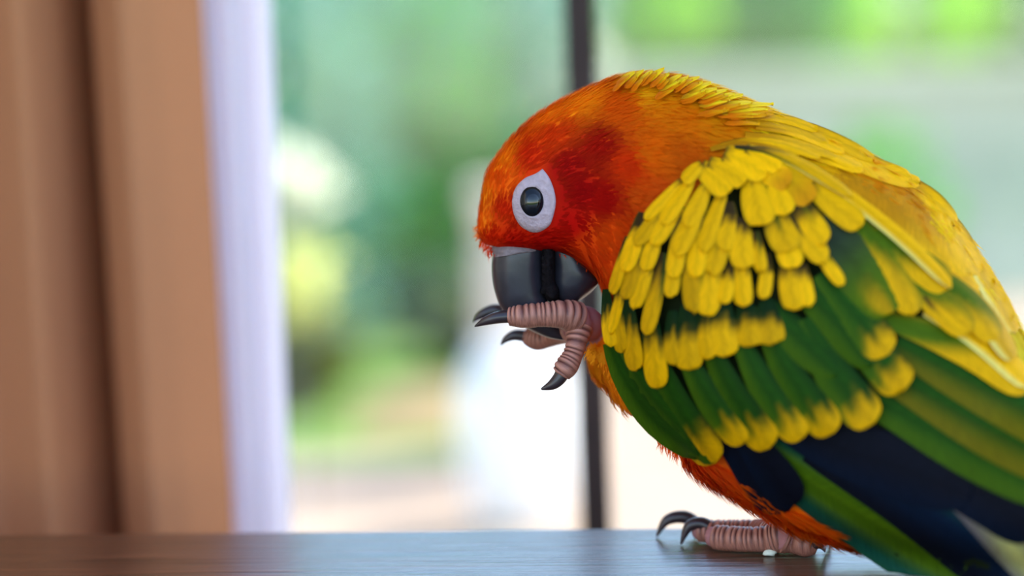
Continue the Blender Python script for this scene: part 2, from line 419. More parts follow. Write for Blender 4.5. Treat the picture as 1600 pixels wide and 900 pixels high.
# sunlit pale leaf sprigs on slender stems near the white curtain
M_sprig = [leaf_mat('leaf_cream', (252, 252, 206), trans=0.3), leaf_mat('leaf_lemon', (250, 252, 140), trans=0.3)]
for i, (u, v, d, lab) in enumerate([(455, 283, 4.6, 'pale sunlit leaf sprig near the white curtain, upper of two'),
                                    (463, 443, 4.45, 'pale yellow sunlit leaf sprig near the white curtain, lower of two')]):
    c = at(u, v, d)
    e = empty('leaf_sprig', (c.x, c.y, 0)); tag(e, lab, 'plant', 'pale sprigs beside the curtain')
    r = np.random.default_rng(60 + i); V, Fc = [], []
    nb_ = np.array(to_sun) + np.array([0, -0.9, 0.1])
    for k in range(190):
        p = np.array(c) + r.normal(0, 1, 3) * np.array([.036, .02, .036]); nn_ = nb_ + r.normal(0, .3, 3); nn_ /= np.linalg.norm(nn_)
        a_ = np.cross(nn_, r.normal(size=3)); a_ /= np.linalg.norm(a_); b_ = np.cross(nn_, a_); L = r.uniform(.04, .06); q = len(V)
        V += [p - a_ * L / 2, p + b_ * L * .3, p + a_ * L / 2, p - b_ * L * .3]; Fc += [(q, q + 1, q + 2), (q, q + 2, q + 3)]
    tag(put(mesh_obj('foliage', V, Fc, M_sprig[i], smooth=False), e), kind='stuff')
    put(mesh_obj('stem', *tube_vf([(c.x, c.y, 0), (c.x + 0.01, c.y, c.z * 0.5), (c.x, c.y, c.z)], [0.005, 0.004, 0.002], 8, 6), M_bark), e)

# dry soil bed
s0 = on_z(665, 655, 0)
v, f = [], []
for i in range(13):
    for j in range(13):
        a, c = i / 6 - 1, j / 6 - 1
        v.append((s0.x + a * 0.22, s0.y + 0.1 + c * 0.4, -0.01 + 0.09 * max(0, 1 - a * a) ** .7 * max(0, 1 - c * c) ** .7))
for i in range(12):
    for j in range(12):
        k = i * 13 + j; f.append((k, k + 13, k + 14, k + 1))
tag(mesh_obj('soil_bed', v, f, M_soil), 'low mound of dry brown soil on the lawn', 'soil')

# pale pedestal, white planter
def lathe(name, c, prof, material, parent=None, seg=40):
    V = []; Fc = []
    for r, z in prof:
        for j in range(seg):
            an = 2 * math.pi * j / seg; V.append((c[0] + r * math.cos(an), c[1] + r * math.sin(an), z))
    for i in range(len(prof) - 1):
        for j in range(seg):
            k = (j + 1) % seg; Fc.append((i * seg + j, i * seg + k, (i + 1) * seg + k, (i + 1) * seg + j))
    Fc.append(tuple(range(seg))[::-1]); Fc.append(tuple((len(prof) - 1) * seg + j for j in range(seg)))
    o = mesh_obj(name, V, Fc, material)
    if parent: put(o, parent)
    return o
M_stone = mat('pale_stone', (214, 196, 186), rough=0.8, noise=0.08, scale=14, bump=0.2)
M_glaze = mat('white_glaze', (238, 238, 240), rough=0.25, spec=0.5, noise=0.03, scale=8)
p = at(823, 290, 4.95); wd = 165 / F * 4.95 / 2
e = empty('garden_pedestal', (p.x, p.y, 0)); tag(e, 'pale stone pedestal behind the white planter in the garden', 'pedestal')
box('plinth', p.x - wd * 1.12, p.x + wd * 1.12, p.y - wd * 1.12, p.y + wd * 1.12, 0, 0.09, M_stone, e, 0.01)
box('shaft', p.x - wd * 0.95, p.x + wd * 0.95, p.y - wd * 0.95, p.y + wd * 0.95, 0.09, p.z - 0.05, M_stone, e, 0.01)
box('cap', p.x - wd * 1.08, p.x + wd * 1.08, p.y - wd * 1.08, p.y + wd * 1.08, p.z - 0.05, p.z, M_stone, e, 0.012)
p = at(800, 545, 4.15); R_ = 0.115
e = empty('garden_planter', (p.x, p.y, 0)); tag(e, 'white glazed round planter on the path in front of the pedestal', 'planter')
hz = p.z
lathe('pot', (p.x, p.y), [(R_ * .62, 0), (R_ * .8, 0.03), (R_ * .95, hz * .3), (R_, hz * .55), (R_ * .93, hz * .8), (R_ * .72, hz * .95), (R_ * .6, hz)], M_glaze, e)
lathe('rim', (p.x, p.y), [(R_ * .58, hz - .012), (R_ * .66, hz - .008), (R_ * .68, hz + .004), (R_ * .56, hz + .01)], M_glaze, e)

# pale grey garden wall at the right, blocks under a coping
M_wall = mat('grey_garden_wall', (146, 158, 140), rough=0.85, noise=0.12, scale=4, bump=0.2)
a = gpos(938, 7.2); c = gpos(1760, 8.8)
dx, dy = c[0] - a[0], c[1] - a[1]; Lw = math.hypot(dx, dy); aw = math.atan2(dy, dx)
gw = empty('garden_wall', (a[0], a[1], -0.01)); gw.rotation_euler = (0, 0, aw)
tag(gw, 'pale grey garden wall with a coping, standing below the trees', 'wall')
o = box('wall_body', 0, Lw, 0, 0.2, 0, 0.94, M_wall); o.parent = gw
o = box('coping', -0.04, Lw + 0.04, -0.05, 0.25, 0.94, 1.02, M_wall, None, 0.012); o.parent = gw

# ================================================================== THE PARROT
bird = empty('parrot', on_z(1180, 862, TABLE_Z))
tag(bird, 'orange, yellow and green parrot nibbling its raised foot on the table', 'parrot')

SEC = [  # back px, belly px, shift to the camera (mm), half thickness (mm)
    (758, 382, 800, 392, 0, 6.0), (747, 364, 850, 394, 0, 10.0), (751, 316, 882, 398, 0, 13.0), (767, 258, 912, 418, 0, 14.6),
    (826, 190, 943, 450, 0, 15.8), (905, 145, 962, 502, 1, 17.2), (990, 119, 972, 556, 3, 19.5), (1085, 129, 985, 606, 6, 23.5),
    (1200, 176, 1030, 668, 10, 28), (1320, 230, 1085, 728, 13, 31), (1425, 292, 1160, 776, 17, 31), (1500, 366, 1245, 820, 22, 29),
    (1570, 480, 1335, 846, 31, 25), (1635, 600, 1430, 862, 42, 20), (1690, 700, 1530, 872, 54, 15)]
Tp = [at(a, b_, D0 - s / 1000) for a, b_, c_, d_, s, h in SEC]
Bp = [at(c_, d_, D0 - s / 1000) for a, b_, c_, d_, s, h in SEC]
Hh = [h / 1000 for *_, h in SEC]
for k in range(len(Bp)): Bp[k].z = max(Bp[k].z, TABLE_Z + 0.002)
# tail stub, lying down to the table towards the camera's right
tb = Tp[-1]; dirt = Vector((0.80, -0.58, 0)).normalized(); cz = (Tp[-1] + Bp[-1]) / 2
for k, (dd, hz_, th) in enumerate([(0.03, 0.009, 0.013), (0.06, 0.005, 0.011), (0.085, 0.003, 0.007)]):
    cc = Vector((cz.x, cz.y, 0)) + dirt * dd
    cc.z = max(TABLE_Z + 0.004 + hz_, cz.z - 0.012 * (k + 1))
    Tp.append(cc + Vector((0, 0, hz_))); Bp.append(cc - Vector((0, 0, hz_))); Hh.append(th)
NS = 150
Tn = catmull([tuple(p) for p in Tp], NS); Bn = catmull([tuple(p) for p in Bp], NS); Hn = catmull(np.array(Hh)[:, None], NS)[:, 0]
NSIDE = 72
LV, LF = loft_vf(Tn, Bn, Hn, NSIDE, expo=2.15)
bvh = BVHTree.FromPolygons([Vector(v) for v in LV], LF)

# near-surface depth field over the picture area of the bird
GU = np.arange(700, 1761, 6); GV = np.arange(80, 981, 6)
Hf = np.full((len(GV), len(GU)), np.nan)
for i, v_ in enumerate(GV):
    for j, u_ in enumerate(GU):
        r_ = ray(u_, v_); rl = r_.length
        hit = bvh.ray_cast(CAM, r_ / rl)
        if hit[0] is not None: Hf[i, j] = hit[3] / rl
known = ~np.isnan(Hf); G = np.where(known, Hf, 0.0); wgt = known.astype(float)
def blur(a):
    p = np.pad(a, 1, mode='edge')
    return (p[:-2, 1:-1] + p[2:, 1:-1] + p[1:-1, :-2] + p[1:-1, 2:] + 2 * p[1:-1, 1:-1]) / 6
gw_, ww_ = G * wgt, wgt.copy()
filled = G.copy(); have = known.copy()
for it in range(160):
    p = np.pad(np.where(have, filled, 0), 1); q = np.pad(have.astype(float), 1)
    s_ = p[:-2, 1:-1] + p[2:, 1:-1] + p[1:-1, :-2] + p[1:-1, 2:]; c_ = q[:-2, 1:-1] + q[2:, 1:-1] + q[1:-1, :-2] + q[1:-1, 2:]
    new = (~have) & (c_ > 0)
    if not new.any(): break
    filled[new] = s_[new] / c_[new]; have |= new
Hs = filled.copy()
for it in range(8): Hs = blur(Hs)
Hw = np.minimum(Hs, filled)
for it in range(3): Hw = blur(Hw)
Hw = np.minimum(Hw, np.where(known, filled, 9))
for it in range(2): Hw = blur(Hw)
def depth(u, v, smooth=True):
    A = Hw if smooth else filled
    x = np.clip((np.asarray(u, float) - GU[0]) / 6, 0, len(GU) - 1.001); y = np.clip((np.asarray(v, float) - GV[0]) / 6, 0, len(GV) - 1.001)
    i, j = y.astype(int), x.astype(int); fy, fx = y - i, x - j
    return A[i, j] * (1 - fy) * (1 - fx) + A[i + 1, j] * fy * (1 - fx) + A[i, j + 1] * (1 - fy) * fx + A[i + 1, j + 1] * fy * fx
CAMn, FW, RT, UPn = [np.array(x) for x in (CAM, fwd, RIGHT, UP)]
def at_n(u, v, d):
    u, v, d = [np.asarray(x, float)[..., None] for x in (u, v, d)]
    return CAMn + d * (FW + RT * (u - 800) / F + UPn * (450 - v) / F)
def px_n(p):
    q = np.asarray(p) - CAMn; d = q @ FW
    return 800 + F * (q @ RT) / d, 450 - F * (q @ UPn) / d

# plumage colours of the head, neck, breast, belly and back
ANCH = [((750, 350), (236, 112, 8)), ((753, 300), (242, 132, 8)), ((775, 248), (240, 124, 5)), ((840, 182), (240, 118, 5)), ((900, 152), (242, 130, 5)),
        ((985, 122), (250, 176, 10)), ((1080, 134), (250, 196, 10)), ((1150, 160), (246, 196, 10)), ((1200, 180), (240, 200, 8)),
        ((785, 330), (196, 34, 0)), ((775, 290), (226, 84, 3)), ((820, 250), (200, 36, 0)), ((855, 215), (206, 52, 0)), ((880, 262), (158, 5, 0)), ((925, 232), (165, 14, 0)),
        ((900, 300), (158, 0, 0)), ((932, 310), (172, 6, 0)), ((890, 350), (174, 5, 0)), ((770, 372), (200, 34, 0)), ((800, 378), (180, 16, 0)), ((850, 382), (170, 8, 0)),
        ((965, 255), (210, 50, 0)), ((1000, 235), (220, 102, 0)), ((950, 172), (214, 84, 0)), ((1050, 180), (216, 112, 0)), ((1000, 300), (214, 82, 4)),
        ((950, 365), (212, 68, 0)), ((915, 400), (212, 60, 4)), ((930, 430), (216, 74, 4)), ((1050, 235), (202, 88, 0)), ((1120, 195), (212, 122, 0)), ((1060, 145), (226, 140, 2)),
        ((940, 530), (230, 106, 3)), ((950, 590), (240, 140, 16)), ((925, 555), (244, 150, 20)), ((1080, 730), (232, 90, 20)), ((1150, 780), (236, 100, 14)), ((1250, 826), (238, 112, 8)),
        ((1350, 858), (214, 104, 20)), ((1250, 205), (236, 196, 8)), ((1300, 240), (226, 170, 6)), ((1330, 275), (214, 132, 4)), ((1400, 325), (206, 130, 4)), ((1440, 400), (214, 140, 4)),
        ((1450, 320), (240, 206, 10)), ((1500, 400), (236, 196, 8)), ((1480, 440), (222, 170, 4)), ((1540, 450), (240, 214, 30)), ((1600, 570), (226, 206, 50)), ((1200, 480), (44, 66, 18)), ((1100, 620), (36, 66, 18)), ((1450, 700), (36, 66, 18)),
        ((1600, 740), (60, 90, 30)), ((1680, 850), (40, 80, 60))]
AP = np.array([a[0] for a in ANCH], float); AC = np.minimum(lin(np.array([a[1] for a in ANCH], float)) * 1.14, 0.95)
def plumage(p):
    u, v = px_n(p)
    d2 = (u[:, None] - AP[:, 0]) ** 2 + (v[:, None] - AP[:, 1]) ** 2 + 60.0
    w = d2 ** -2.0
    return (w @ AC) / w.sum(1)[:, None]

# --- legs and toes (part of the one continuous body surface)
def pts(*q): return [tuple(at(u, v, d)) for u, v, d in q]
TOES = [  # raised foot
    (pts((905, 500, .509), (885, 492, .5065), (850, 492, .5055), (815, 494, .5055), (796, 495, .506)), [.0040, .0034, .0028, .0026, .0021]),
    (pts((905, 500, .512), (880, 488, .522), (840, 490, .528), (805, 488, .530), (790, 487, .531)), [.0038, .0030, .0026, .0024, .0018]),
    (pts((905, 510, .513), (880, 520, .522), (858, 528, .527), (838, 529, .529), (822, 525, .530)), [.0038, .0026, .0022, .0027, .0020]),
    (pts((905, 505, .509), (902, 530, .507), (895, 555, .506), (884, 574, .505), (877, 584, .505)), [.0038, .0025, .0023, .0026, .0022]),
]
SHANK = (pts((903, 502, .511), (916, 506, .513), (930, 512, .516), (950, 525, .519)), [.0044, .0046, .0038, .0040])
THIGH = (pts((938, 528, .5175), (952, 543, .518), (985, 560, .518), (1030, 590, .516)), [.0040, .0078, .0105, .0125])
def tab(u, v, lift):                       # toe centre resting on the table
    lift = lift + 0.0005 if lift > 0.0012 else lift
    p = on_z(u, v, TABLE_Z + lift); return (p.x, p.y, p.z)
STAND = [
    ([tab(1108, 838, .0030), tab(1135, 841, .0029), tab(1165, 843, .0030), tab(1195, 842, .0033), tab(1222, 838, .0042)], [.0026, .0029, .0029, .0030, .0040]),
    ([tab(1086, 828, .0029), tab(1110, 830, .0028), tab(1145, 830, .0029), tab(1185, 831, .0032), tab(1222, 836, .0042)], [.0024, .0027, .0027, .0029, .0040]),
    ([tab(1222, 840, .0042), tab(1240, 847, .0030), tab(1258, 850, .0029), tab(1274, 851, .0027)], [.0036, .0027, .0028, .0022]),
    ([tab(1222, 834, .0042), tab(1245, 834, .0030), tab(1270, 836, .0028)], [.0036, .0027, .0022]),
]
ank = tab(1222, 837, .0042)
STSH = ([ank, (ank[0] + .006, ank[1] + .001, ank[2] + .010), (ank[0] + .010, ank[1] + .002, ank[2] + .024), (ank[0] + .008, ank[1] + .001, ank[2] + .040)], [.0042, .0040, .0062, .0090])
VV = [tuple(v) for v in LV]; FF = list(LF)
for P_, R__ in TOES + [SHANK, THIGH] + STAND + [STSH]:
    v, f = tube_vf(P_, R__, 26, 14); k = len(VV)
    VV += [tuple(x) for x in v]; FF += [tuple(i + k for i in q) for q in f]
tmp = mesh_obj('tmp', VV, FF, M_body)
bm = bmesh.new(); bm.from_mesh(tmp.data); bmesh.ops.recalc_face_normals(bm, faces=bm.faces[:]); bm.to_mesh(tmp.data); bm.free()
md = tmp.modifiers.new('r', 'REMESH'); md.mode = 'VOXEL'; md.voxel_size = 0.0008; md.use_smooth_shade = True
dg = bpy.context.evaluated_depsgraph_get(); dg.update()
me = bpy.data.meshes.new_from_object(tmp.evaluated_get(dg))
bpy.data.objects.remove(tmp)
body = bpy.data.objects.new('body', me); COL.objects.link(body); put(body, bird)
nv = len(me.vertices); co = np.zeros(nv * 3); me.vertices.foreach_get('co', co); co = co.reshape(-1, 3)
cols = plumage(co)
skin = np.zeros(nv, bool)
for P_, R__ in TOES + [SHANK] + STAND + [STSH]:
    C_ = catmull(P_, 26); Rr = catmull(np.array(R__)[:, None], 26)[:, 0]
    if P_ is STSH[0]: C_, Rr = C_[:14], Rr[:14]
    if P_ is SHANK[0]: C_, Rr = C_[:12], Rr[:12]
    near = np.where(np.abs(co - C_.mean(0)).max(1) < 0.06)[0]
    d_ = np.linalg.norm(co[near][:, None, :] - C_[None], axis=2) - Rr[None]
    skin[near[(d_ < 0.0006).any(1)]] = True
cols[skin] = lin(np.array([176., 120, 118]))
at_ = me.color_attributes.new('Col', 'FLOAT_COLOR', 'POINT')
c4 = np.ones((nv, 4)); c4[:, :3] = cols; at_.data.foreach_set('color', c4.ravel())
me.materials.clear(); me.materials.append(M_body)

# ringed scales over each toe
PER = 0.0014
def warp(L): return L + 0.00035 * np.sin(L * 700) + 0.0002 * np.sin(L * 1900 + 1)
def rings(L): return 1.0 + (0.11 + 0.05 * np.sin(L * 1300)) * np.abs(np.sin(math.pi * warp(L) / PER)) ** 0.7
SC_HI, SC_LO = lin(np.array((190., 128, 108))), lin(np.array((84., 38, 34)))
for P_, R__ in TOES + STAND:
    Pc = catmull(P_, 40)[4:]; Rc = catmull(np.array(R__)[:, None], 40)[4:, 0]
    nn = 170; v, f = tube_vf(Pc, Rc, nn, 20)
    Q = catmull(Pc, nn); Lq = np.concatenate([[0], np.cumsum(np.linalg.norm(np.diff(Q, axis=0), axis=1))])
    g = np.abs(np.sin(math.pi * warp(Lq) / PER))
    va = np.array(v[:-2]).reshape(nn, 20, 3); rad_ = va - Q[:, None]; un = rad_ / np.linalg.norm(rad_, axis=2)[..., None]
    top = np.clip(0.62 + 0.9 * un[..., 2], 0, 1); bumps = rng.random((nn, 20))
    knob = 0.07 * np.maximum(0, np.sin(Lq / Lq[-1] * 9.0 + 1))[:, None]
    sc_ = 1.0 + 0.17 * (g[:, None] ** 0.7) * top + (1 - top) * (0.05 * bumps + 0.08 + knob)
    va = Q[:, None] + rad_ * sc_[..., None]
    gg = (g[:, None] ** 1.2) * top + (1 - top) * (0.35 + 0.65 * bumps)
    cc_ = (SC_LO + (SC_HI - SC_LO) * gg[..., None]).reshape(-1, 3); cc_ = np.vstack([cc_, cc_[:1], cc_[-1:]])
    cc_ *= (0.85 + 0.3 * rng.random(len(cc_)))[:, None]
    v = np.vstack([va.reshape(-1, 3), np.array(v[-2:])])
    o = mesh_obj('toe_scales', v, f, M_scale, None, True, cc_); put(o, bird)

# claws
dn_, df_ = to_px(on_z(1064, 852, TABLE_Z))[2], to_px(on_z(1026, 840, TABLE_Z))[2]
CLAWS = [
    (pts((800, 494, .506), (778, 496, .506), (758, 502, .5065), (742, 510, .507)), [.0017, .0016, .0011, .0002]),
    (pts((792, 488, .531), (772, 485, .531), (752, 492, .531), (740, 503, .531)), [.0017, .0017, .0012, .0002]),
    (pts((820, 525, .530), (804, 524, .530), (791, 530, .530), (783, 539, .530)), [.0016, .0014, .0009, .0002]),
    (pts((880, 580, .505), (874, 591, .505), (863, 601, .505), (846, 608, .505)), [.0019, .0018, .0014, .0003]),
    (pts((1114, 829, dn_), (1096, 818, dn_), (1076, 823, dn_), (1064, 850, dn_)), [.0021, .0018, .0014, .0003]),
    (pts((1092, 822, df_), (1070, 808, df_), (1042, 813, df_), (1026, 838, df_)), [.0020, .0018, .0014, .0003]),
    ([tab(1272, 850, .0030), tab(1280, 850, .0036), tab(1286, 854, .0022), tab(1289, 862, .0006)], [.0014, .0012, .0009, .0002]),
    ([tab(1268, 836, .0030), tab(1280, 836, .0040), tab(1292, 838, .0026), tab(1298, 844, .0006)], [.0015, .0013, .0010, .0002]),
    ([tab(1098, 843, .0016), tab(1090, 842, .0030), tab(1077, 845, .0026), tab(1069, 852, .0006)], [.0014, .0013, .0010, .0002]),
]
for P_, R__ in CLAWS[:8]:
    put(mesh_obj('claw', *tube_vf(P_, R__, 22, 12), M_claw), bird)

# --- beak
def px_loft(sec, n, nside, expo, depth0=D0):
    T_ = catmull([tuple(at(a, b_, depth0)) for a, b_, *_ in sec], n); B_ = catmull([tuple(at(c_, d_, depth0)) for _, _, c_, d_, _ in sec], n)
    H_ = catmull(np.array([s[4] for s in sec])[:, None] / 1000, n)[:, 0]
    return loft_vf(T_, B_, np.maximum(H_, 0.0002), nside, expo, nrm=tuple(-FW))
UB = [(778, 378, 850, 380, 7.6), (770, 398, 853, 400, 7.8), (768.5, 425, 851, 428, 7.4), (773, 455, 853, 456, 6.6), (786, 486, 860, 478, 5.6), (815, 509, 865, 498, 4.3), (850, 526, 874, 514, 2.7), (872, 531, 882, 524, 1.5), (888, 532, 887, 530, 0.5)]
LB = [(858, 388, 920, 412, 6.4), (858, 402, 927, 428, 6.4), (860, 425, 936, 440, 6.2), (862, 446, 924, 456, 5.4), (866, 461, 908, 468, 4.2), (872, 470, 897, 475, 2.6)]
put(mesh_obj('upper_beak', *px_loft(UB, 48, 36, 2.2), M_beak), bird)
put(mesh_obj('lower_beak', *px_loft(LB, 30, 32, 2.3), M_beak), bird)
put(mesh_obj('tongue', *px_loft([(845, 390, 868, 390, 5.4), (845, 412, 868, 414, 5.6), (846, 436, 868, 438, 4.6), (846, 452, 874, 452, 4.2), (852, 465, 874, 463, 4.0), (858, 472, 870, 470, 2.5)], 24, 20, 2.0, D0 - 0.003), M_rough), bird)
put(mesh_obj('cere', *px_loft([(772, 376, 846, 382, 7.2), (768, 390, 850, 391, 8.2), (770, 398, 846, 394, 8.3), (771, 403, 826, 396, 7.9)], 14, 36, 2.2), M_cere), bird)
# crumbly dark seam between the two halves of the beak
v, f = [], []
for i in range(46):
    y_ = 398 + 62 * i / 45; x_ = 856 + 3.5 * math.sin(i * 0.9) + random.uniform(-5, 5); dd = D0 - (7.6 - 2.4 * (i / 45)) / 1000
    c_ = np.array(at(x_, y_, dd)); r_ = random.uniform(.0004, .0010); k = len(v)
    bmq = bmesh.new(); bmesh.ops.create_icosphere(bmq, subdivisions=1, radius=r_)
    v += [tuple(c_ + np.array(q.co) * np.array([1, .8, 1.3])) for q in bmq.verts]; f += [tuple(q.index + k for q in fc.verts) for fc in bmq.faces]; bmq.free()
tag(put(mesh_obj('beak_seam', v, f, M_rough), bird), kind='stuff')

# --- eye
OUT = np.array([(848, 263), (858, 276), (866, 296), (869, 316), (865, 338), (858, 354), (840, 364), (824, 361), (810, 350), (801, 330), (800, 310), (806, 292), (820, 278), (836, 271)], float)
OUT = catmull(np.vstack([OUT, OUT[:1]]), 57)[:-1]
ec = np.array([831.5, 315.0]); ang = np.arctan2(OUT[:, 1] - ec[1], OUT[:, 0] - ec[0])
INN = ec + np.stack([17 * np.cos(ang), 22 * np.sin(ang)], 1)
prof = [(0, -0.9), (0.06, 0.45), (0.22, 0.75), (0.45, 0.6), (0.62, 0.75), (0.82, 0.7), (0.94, 0.95), (1.0, 0.2)]
V = []; Fc = []
de = float(depth(*ec))
for k, (q, hh) in enumerate(prof):
    pp = OUT * (1 - q) + INN * q
    base = depth(pp[:, 0], pp[:, 1]); bl = q * 0.7
    V.append(at_n(pp[:, 0], pp[:, 1], base * (1 - bl) + de * bl - (hh + 0.35) / 1000))
m_ = len(OUT)
for k in range(len(prof) - 1):
    for j in range(m_):
        i2 = (j + 1) % m_; Fc.append((k * m_ + j, k * m_ + i2, (k + 1) * m_ + i2, (k + 1) * m_ + j))
put(mesh_obj('eye_ring', np.vstack(V), Fc, M_ring), bird)
def ellipsoid(u, v, d, ru, rv, rd):
    bmq = bmesh.new(); bmesh.ops.create_uvsphere(bmq, u_segments=32, v_segments=20, radius=1)
    c_ = np.array(at(u, v, d)); sc_ = d / F
    vv = [tuple(c_ + RT * q.co.x * ru * sc_ + UPn * q.co.y * rv * sc_ - FW * q.co.z * rd) for q in bmq.verts]
    ff = [tuple(q.index for q in fc.verts) for fc in bmq.faces]; bmq.free(); return vv, ff
eye = put(mesh_obj('eye', *ellipsoid(831.5, 315, de - 0.0002, 20, 25.5, 0.0022), M_eye), bird)
o = mesh_obj('pupil', *ellipsoid(832, 315, de - 0.0013, 13.5, 17, 0.0012), M_pupil); o.parent = eye

# --- feathers
YEL, GRN, DGR, LGR, NAV = [lin(np.array(c, float)) for c in ((242, 178, 0), (32, 72, 8), (15, 42, 10), (74, 100, 6), (12, 15, 27))]
BLU, OLV, SLT, ORG, PAL, GRY, BRN = [lin(np.array(c, float)) for c in ((11, 30, 54), (128, 112, 8), (44, 56, 38), (212, 140, 4), (226, 222, 130), (104, 96, 100), (58, 42, 16))]
TEAL = lin(np.array((18, 74, 60), float))
def sm(x, a, b_): 
    q = np.clip((x - a) / (b_ - a), 0, 1); return (q * q * (3 - 2 * q))[..., None]
def mixc(a, b_, w): return a * (1 - w) + b_ * w
def style(kind, s, x, r):
    j = 1 + 0.10 * r.standard_normal()
    shaft = np.exp(-(x / 0.07) ** 2)[..., None]
    wob = 0.05 * np.sin(x * 7 + r.random() * 6)
    one = np.ones(s.shape + (3,))
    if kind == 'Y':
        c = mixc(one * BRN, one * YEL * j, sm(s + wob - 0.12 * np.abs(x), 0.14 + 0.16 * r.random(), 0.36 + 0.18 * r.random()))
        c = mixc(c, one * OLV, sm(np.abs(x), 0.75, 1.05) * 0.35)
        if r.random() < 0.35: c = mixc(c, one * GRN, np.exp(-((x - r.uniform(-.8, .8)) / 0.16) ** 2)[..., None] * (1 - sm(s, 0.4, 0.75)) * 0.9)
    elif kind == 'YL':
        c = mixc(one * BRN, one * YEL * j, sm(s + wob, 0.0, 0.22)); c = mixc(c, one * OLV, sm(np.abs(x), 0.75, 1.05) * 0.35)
    elif kind == 'M':
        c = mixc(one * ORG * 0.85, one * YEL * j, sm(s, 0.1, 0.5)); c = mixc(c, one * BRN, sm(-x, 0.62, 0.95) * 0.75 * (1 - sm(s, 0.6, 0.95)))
    elif kind == 'YO':
        c = mixc(one * YEL * j, one * ORG * 1.05, sm(s + wob, 0.3, 0.9))
    elif kind == 'YG':
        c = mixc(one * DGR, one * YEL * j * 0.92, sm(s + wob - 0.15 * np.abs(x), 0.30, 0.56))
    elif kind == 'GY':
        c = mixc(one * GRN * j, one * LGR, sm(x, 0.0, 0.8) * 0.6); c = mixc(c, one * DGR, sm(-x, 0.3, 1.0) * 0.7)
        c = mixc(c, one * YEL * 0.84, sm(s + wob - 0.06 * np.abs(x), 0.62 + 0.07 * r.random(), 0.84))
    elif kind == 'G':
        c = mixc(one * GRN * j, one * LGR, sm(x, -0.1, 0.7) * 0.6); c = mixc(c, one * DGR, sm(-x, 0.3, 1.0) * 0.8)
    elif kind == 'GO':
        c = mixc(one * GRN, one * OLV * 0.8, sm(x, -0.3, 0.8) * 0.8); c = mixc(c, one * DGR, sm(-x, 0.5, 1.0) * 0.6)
    elif kind == 'S':
        c = mixc(one * SLT, one * LGR, sm(s, 0.25, 0.75)); c = mixc(c, one * YEL * 0.8, np.exp(-((x - 0.15) / 0.28) ** 2)[..., None] * sm(s, 0.62, 0.85))
    elif kind == 'OY':
        c = mixc(one * LGR, one * YEL * 0.85, sm(s + 0.3 * x, 0.35, 0.75)); c = mixc(c, one * OLV, sm(-x, 0.4, 1.0) * 0.7)
    elif kind == 'N':
        c = mixc(one * NAV, one * BLU * 0.8, sm(x, 0, 1) * 0.5)
    elif kind == 'B':
        c = mixc(one * BLU, one * NAV, sm(x, -0.4, 0.9)); c = mixc(c, one * TEAL, sm(-x, 0.2, 1.0) * 0.9)
    elif kind == 'P':
        c = mixc(one * TEAL, one * LGR * 1.1, sm(-np.abs(x + 0.1) + 0.9, 0.1, 0.6)); c = mixc(c, one * GRN, 0.35 * (0.5 + 0.5 * np.sin(x * 14))[..., None])
    elif kind == 'W':
        c = mixc(one * GRY, one * PAL * 0.85, np.exp(-(((s - 0.35) / 0.14) ** 2 + ((x + 0.2) / 0.55) ** 2))[..., None])
        c = mixc(c, one * PAL * 0.9, np.exp(-(((s - 0.74) / 0.2) ** 2 + ((x - 0.25) / 0.5) ** 2))[..., None])
    elif kind == 'O':
        c = mixc(one * ORG * 0.95 * j, one * YEL, sm(s, 0.45, 0.95))
    elif kind == 'YB':
        c = mixc(one * YEL * j, one * PAL * 1.05, sm(np.abs(x - 0.3), 0.6, 0.1) * 0.0 + sm(x, 0.35, 0.9) * 0.75)
    elif kind == 'NK':
        c = mixc(one * ORG * 0.9, lin(np.array((255., 214, 20))) * one, sm(s, 0.15, 0.7))
    elif kind == 'NO':
        c = mixc(one * lin(np.array((222., 112, 0))), lin(np.array((240., 168, 6))) * one, sm(s, 0.3, 0.9))
    elif kind == 'T':
        c = mixc(one * GRN, one * BLU, sm(s, 0.4, 0.9))
    return mixc(c, c * 0.72, shaft * 0.6)

